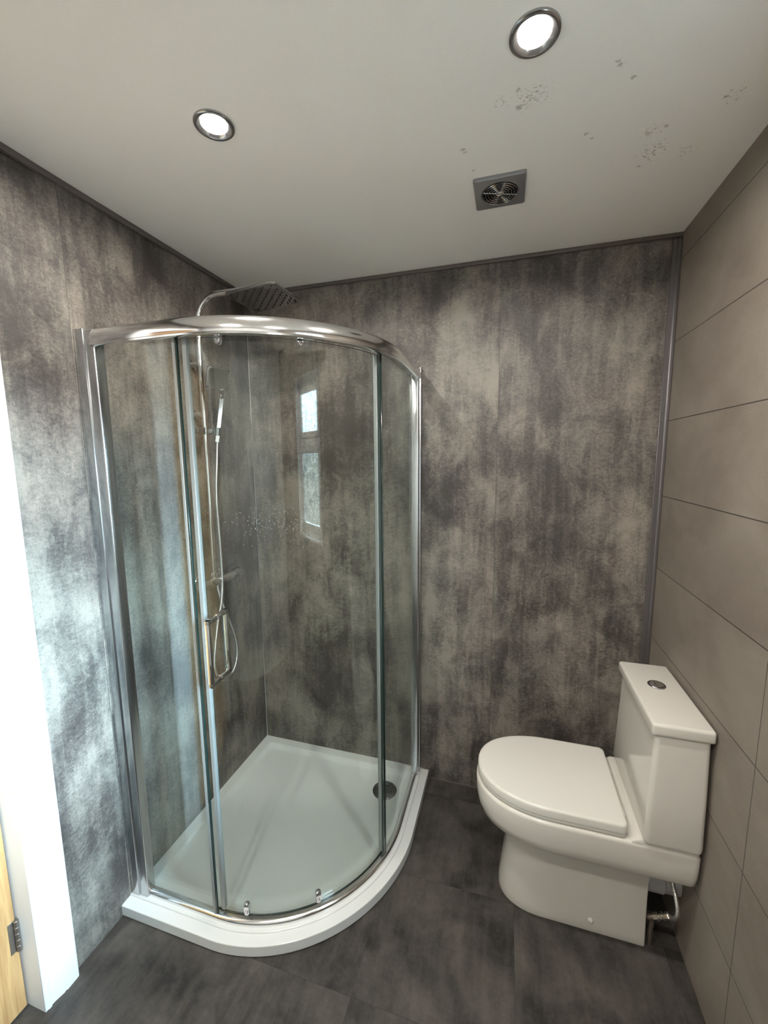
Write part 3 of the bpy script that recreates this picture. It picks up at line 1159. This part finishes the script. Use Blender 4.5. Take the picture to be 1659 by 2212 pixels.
def sq(h, z, p=20, n=48):
    out = []
    for i in range(n):
        a = 2 * PI * i / n + PI / n
        x, y = math.cos(a), math.sin(a)
        k = (abs(x) ** p + abs(y) ** p) ** (-1 / p)
        out.append((x * k * h, y * k * h, z))
    return out


add_loft(bm, [sq(hs2 - 0.002, 0.0), sq(hs2, 0.0015), sq(hs2, 0.0075), sq(hs2 - 0.0025, 0.010), sq(0.030, 0.012, 2), sq(0.018, 0.018, 2), sq(0.015, 0.040, 2)])
rot = Matrix.Translation((hx, hyy, hz)) @ Matrix.Rotation(math.radians(-1.1), 4, 'Z') @ Matrix.Rotation(math.radians(-4.2), 4, 'Y') @ Matrix.Rotation(math.radians(1.4), 4, 'X')
bmesh.ops.transform(bm, matrix=rot, verts=bm.verts)
rose = link_mesh('shower_rose', bm, M_DARKCHROME, mixer, angle=30)
bm = bmesh.new()
for i in range(11):
    for j in range(11):
        if (i + j) % 2:
            continue
        u, v = (i - 5) * 0.0165, (j - 5) * 0.0165
        add_lathe(bm, [(0.0033, 0.0015), (0.0031, -0.0015), (0.0015, -0.003)], (u, v, 0), 'Z', 8)
bmesh.ops.transform(bm, matrix=rot, verts=bm.verts)
noz = link_mesh('rose_nozzles', bm, M_RUBBER, rose)
# slide bracket across the riser
bm = bmesh.new()
zb_ = 1.668
add_lathe(bm, [(0.016, -0.016), (0.0165, -0.012), (0.0165, 0.012), (0.016, 0.016)], (sx, YS, zb_), 'Z', 24)
add_box(bm, (sx - 0.010, -0.448, zb_ - 0.013), (sx + 0.012, -0.352, zb_ + 0.013), 0, 0.003, 2)
add_lathe(bm, [(0.0145, -0.017), (0.0165, 0.015)], (0.088, -0.368, zb_), Vector((0.10, 0.02, 0.9)), 24)
add_box(bm, (sx, -0.380, zb_ - 0.009), (0.090, -0.358, zb_ + 0.009), 0, 0.003, 2)
link_mesh('slide_bracket', bm, M_SATIN, mixer)
# hose: handset down to a low loop and back up to the valve
bm = bmesh.new()
hp = [(0.086, -0.369, 1.640), (0.083, -0.374, 1.560), (0.080, -0.388, 1.400), (0.080, -0.384, 1.215), (0.080, -0.384, 1.055), (0.080, -0.398, 0.960),
      (0.080, -0.425, 0.890), (0.082, -0.452, 0.800), (0.083, -0.470, 0.710), (0.083, -0.450, 0.640), (0.082, -0.400, 0.612), (0.081, -0.350, 0.622),
      (0.080, -0.318, 0.680), (0.080, -0.324, 0.765), (0.078, -0.356, 0.860), (0.070, -0.385, 0.950), (0.064, -0.395, 1.005), (0.062, -0.395, 1.028)]
add_tube(bm, catmull(hp, 8), 0.0062, 14)
link_mesh('flexible_hose', bm, M_HOSE, mixer)

hand = thing('hand_shower', 'small chrome hand shower with a flat square head held in the riser bracket', 'hand shower', (0.088, -0.368, 1.66))
bm = bmesh.new()
p0 = Vector((0.085, -0.371, 1.625))
p1 = Vector((0.105, -0.352, 1.800))
add_tube(bm, [p0, p0.lerp(p1, 0.1), p0.lerp(p1, 0.5), p1], 0.0100, 4)
p2 = Vector((0.125, -0.375, 1.832))
add_tube(bm, [p1, p2], 0.009, 4)
link_mesh('handle', bm, M_CHROME, hand, angle=30)
bm = bmesh.new()
add_loft(bm, [sq(0.041, 0.0, 16), sq(0.043, 0.002, 16), sq(0.043, 0.010, 16), sq(0.040, 0.012, 16)])
nrm = Vector((0.80, -0.45, -0.38)).normalized()
q = nrm.to_track_quat('Z', 'Y').to_matrix().to_4x4()
bmesh.ops.transform(bm, matrix=Matrix.Translation((0.120, -0.392, 1.872)) @ q, verts=bm.verts)
link_mesh('spray_head', bm, M_DARKCHROME, hand, angle=30)

# ================================================================== toilet
TY = -0.392
toilet = thing('toilet', 'white close-coupled toilet with closed lid against the tiled right wall', 'toilet', (1.50, TY, 0))


def d_ring(xf, xr, hw, L, z, p=2.3, rr=0.01, nf=36, ns=6):
    """D-shaped plan outline, round to the front (-x), squared with small radius at the rear"""
    pts = []
    for i in range(nf + 1):
        a = PI / 2 + PI * i / nf
        c, s = math.cos(a), math.sin(a)
        x = -abs(c) ** (2 / p) * L
        y = math.copysign(abs(s) ** (2 / p), s) * hw
        pts.append((xf + L + x, TY + y, z))
    # straight side towards the rear (near side), rear corner, rear, other corner
    for i in range(1, ns):
        pts.append((xf + L + (xr - rr - xf - L) * i / ns, TY - hw, z))
    for i in range(5):
        a = -PI / 2 + (PI / 2) * i / 4
        pts.append((xr - rr + rr * math.cos(a), TY - hw + rr + rr * math.sin(a), z))
    for i in range(5):
        a = (PI / 2) * i / 4
        pts.append((xr - rr + rr * math.cos(a), TY + hw - rr + rr * math.sin(a), z))
    for i in range(ns - 1, 0, -1):
        pts.append((xf + L + (xr - rr - xf - L) * i / ns, TY + hw, z))
    return pts


bm = bmesh.new()
# pedestal foot
ped = [(1.237, 1.690, 0.110, 0.150, 0.000), (1.236, 1.690, 0.1115, 0.150, 0.004), (1.239, 1.690, 0.1100, 0.150, 0.03), (1.247, 1.689, 0.108, 0.150, 0.10),
       (1.256, 1.688, 0.108, 0.155, 0.18), (1.260, 1.688, 0.111, 0.165, 0.235), (1.256, 1.690, 0.116, 0.180, 0.270), (1.240, 1.696, 0.126, 0.195, 0.298), (1.210, 1.712, 0.143, 0.215, 0.320)]
add_loft(bm, [d_ring(a, b, c, d, z, 2.4, 0.006) for a, b, c, d, z in ped], True, True)
# bowl band
band = [(1.240, 1.740, 0.130, 0.200, 0.315), (1.205, 1.752, 0.150, 0.215, 0.3060), (1.180, 1.778, 0.164, 0.230, 0.3080), (1.162, 1.786, 0.1745, 0.242, 0.320), (1.154, 1.788, 0.1785, 0.248, 0.345),
        (1.150, 1.789, 0.1800, 0.250, 0.375), (1.149, 1.789, 0.1800, 0.250, 0.412), (1.151, 1.785, 0.179, 0.250, 0.4195), (1.156, 1.782, 0.175, 0.248, 0.4230)]
add_loft(bm, [d_ring(a, b, c, d, z, 2.2, 0.02) for a, b, c, d, z in band], True, True)
# raised rear deck that carries the cistern
deck = [(1.600, 1.784, 0.178, 0.02, 0.418), (1.606, 1.784, 0.178, 0.02, 0.428), (1.618, 1.783, 0.176, 0.02, 0.436), (1.625, 1.782, 0.173, 0.02, 0.438)]
add_loft(bm, [d_ring(a, b, c, d, z, 8, 0.012) for a, b, c, d, z in deck], True, True)
link_mesh('bowl', bm, M_CERAMIC, toilet, angle=50)

bm = bmesh.new()
lid = [(1.160, 1.594, 0.168, 0.245, 0.4245), (1.156, 1.598, 0.1725, 0.245, 0.4265), (1.1545, 1.599, 0.174, 0.245, 0.4300), (1.1545, 1.599, 0.174, 0.245, 0.4370)]
add_loft(bm, [d_ring(a, b, c, d, z, 2.15, 0.016) for a, b, c, d, z in lid], True, True)
link_mesh('seat', bm, M_SEAT, toilet, angle=50)
bm = bmesh.new()
lid = [(1.157, 1.597, 0.171, 0.245, 0.4380), (1.1540, 1.5995, 0.1745, 0.245, 0.4400), (1.1540, 1.600, 0.1748, 0.245, 0.4605), (1.1555, 1.599, 0.1735, 0.245, 0.4650), (1.159, 1.597, 0.1705, 0.244, 0.4675), (1.166, 1.592, 0.164, 0.240, 0.4685)]
add_loft(bm, [d_ring(a, b, c, d, z, 2.15, 0.016) for a, b, c, d, z in lid], True, True)
link_mesh('lid', bm, M_SEAT, toilet, angle=50)
for dy in (-0.09, 0.09):
    bm = bmesh.new()
    add_lathe(bm, [(0.006, -0.018), (0.007, -0.016), (0.007, 0.016), (0.006, 0.018)], (1.604, TY + dy, 0.440), 'Y', 20)
    add_box(bm, (1.598, TY + dy - 0.010, 0.420), (1.610, TY + dy + 0.010, 0.440), 0, 0.002, 1)
    link_mesh('lid_hinge', bm, M_SEAT, toilet)


def rbox(bm, lo, hi, r, seg=5, mi=0):
    add_box(bm, lo, hi, mi, r, seg)


def tank(sections, r=0.014):
    """rounded-corner tank from (z, x0, x1, y0, y1) sections"""
    rings = []
    for z, a0, a1, b0, b1 in sections:
        ring = []
        for (cx, cy, s) in ((a1 - r, b1 - r, 0), (a0 + r, b1 - r, PI / 2), (a0 + r, b0 + r, PI), (a1 - r, b0 + r, 1.5 * PI)):
            for i in range(7):
                a = s + (PI / 2) * i / 6
                ring.append((cx + r * math.cos(a), cy + r * math.sin(a), z))
        rings.append(ring)
    bm = bmesh.new()
    add_loft(bm, rings)
    return bm


link_mesh('cistern', tank([(0.4385, 1.645, 1.778, -0.574, -0.212), (0.441, 1.638, 1.784, -0.580, -0.207), (0.452, 1.636, 1.785, -0.582, -0.205),
                           (0.60, 1.642, 1.785, -0.576, -0.206), (0.773, 1.648, 1.784, -0.568, -0.208)]), M_CERAMIC, toilet, angle=50)
bm = bmesh.new()
add_box(bm, (1.636, -0.576, 0.7745), (1.790, -0.200, 0.812), 0, 0.009, 5)
clid = link_mesh('cistern_lid', bm, M_CERAMIC, toilet, angle=50)
bm = bmesh.new()
bx, by, bz = 1.712, -0.352, 0.812
add_lathe(bm, [(0.0260, 0.0), (0.0260, 0.0025), (0.0245, 0.0042), (0.0215, 0.0042), (0.0205, 0.0015), (0.0005, 0.0015)], (bx, by, bz), 'Z', 40, cap=False)
link_mesh('button_collar', bm, M_DARKCHROME, toilet)
for s0, w in ((0.08, 0.60), (0.60 + 0.14, 0.40)):
    pass
bm = bmesh.new()
# two-part push button: crescent and main half
for side in (0, 1):
    prof = []
    n = 24
    cut = -0.004
    ring = []
    for i in range(n + 1):
        if side == 0:
            a0 = math.acos(cut / 0.0195)
            a = a0 + (2 * PI - 2 * a0) * i / n
            ring.append((0.0195 * math.cos(a) - 0.0004, 0.0195 * math.sin(a)))
        else:
            a0 = math.acos(cut / 0.0195)
            a = -a0 + 2 * a0 * i / n
            ring.append((0.0195 * math.cos(a) + 0.0004, 0.0195 * math.sin(a)))
    zs = 0.0045 if side else 0.0036
    add_loft(bm, [[(bx + u, by + v, bz + 0.0016) for u, v in ring], [(bx + u, by + v, bz + zs) for u, v in ring],
                  [(bx + u * 0.93, by + v * 0.93, bz + zs + 0.0008) for u, v in ring]])
link_mesh('flush_button', bm, M_CHROME, toilet, angle=30)
bm = bmesh.new()
add_lathe(bm, [(0.0085, 0.0), (0.0085, 0.003), (0.0070, 0.006), (0.0035, 0.008), (0.0005, 0.0085)], (1.530, TY - 0.1085, 0.042), (0, -1, 0), 20)
link_mesh('fixing_cap', bm, M_SEAT, toilet)

# waste pipe behind the pedestal
bm = bmesh.new()
add_lathe(bm, [(0.048, 0.0), (0.054, 0.004), (0.054, 0.050), (0.050, 0.054), (0.050, W - 1.700 + 0.002)], (1.695, -0.415, 0.192), 'X', 36)
wp = link_mesh('waste_pipe', bm, M_PIPE)
tag(wp, 'grey plastic waste pipe running into the wall behind the toilet foot', 'pipe')

# braided water hose with its isolating valve
hz_ = thing('water_supply_hose', 'braided steel water hose and chrome valve hanging below the cistern', 'water hose', (1.745, -0.52, 0.10))
bm = bmesh.new()
add_tube(bm, catmull([(1.748, -0.475, 0.335), (1.750, -0.482, 0.260), (1.755, -0.515, 0.220), (1.757, -0.530, 0.185), (1.752, -0.525, 0.158), (1.742, -0.505, 0.142)], 8), 0.0062, 14)
link_mesh('braided_hose', bm, M_HOSE, hz_)
bm = bmesh.new()
ax = Vector((-0.72, 0.32, -0.70)).normalized()
base = Vector((1.744, -0.509, 0.143))
prof = [(0.0075, -0.004), (0.0105, 0.0), (0.0105, 0.010), (0.0075, 0.012), (0.0075, 0.016), (0.0115, 0.018), (0.0115, 0.026), (0.0080, 0.028), (0.0080, 0.034),
        (0.0110, 0.036), (0.0110, 0.048), (0.0075, 0.050)]
add_lathe(bm, prof, base, ax, 6)
link_mesh('valve', bm, M_CHROME, hz_, angle=30)
bm = bmesh.new()
e = base + ax * 0.048
add_tube(bm, catmull([e, e + ax * 0.02, (1.708, -0.484, 0.085), (1.706, -0.486, 0.050), (1.706, -0.486, 0.0)], 6), 0.0075, 14)
link_mesh('supply_pipe', bm, M_HINGE, hz_)
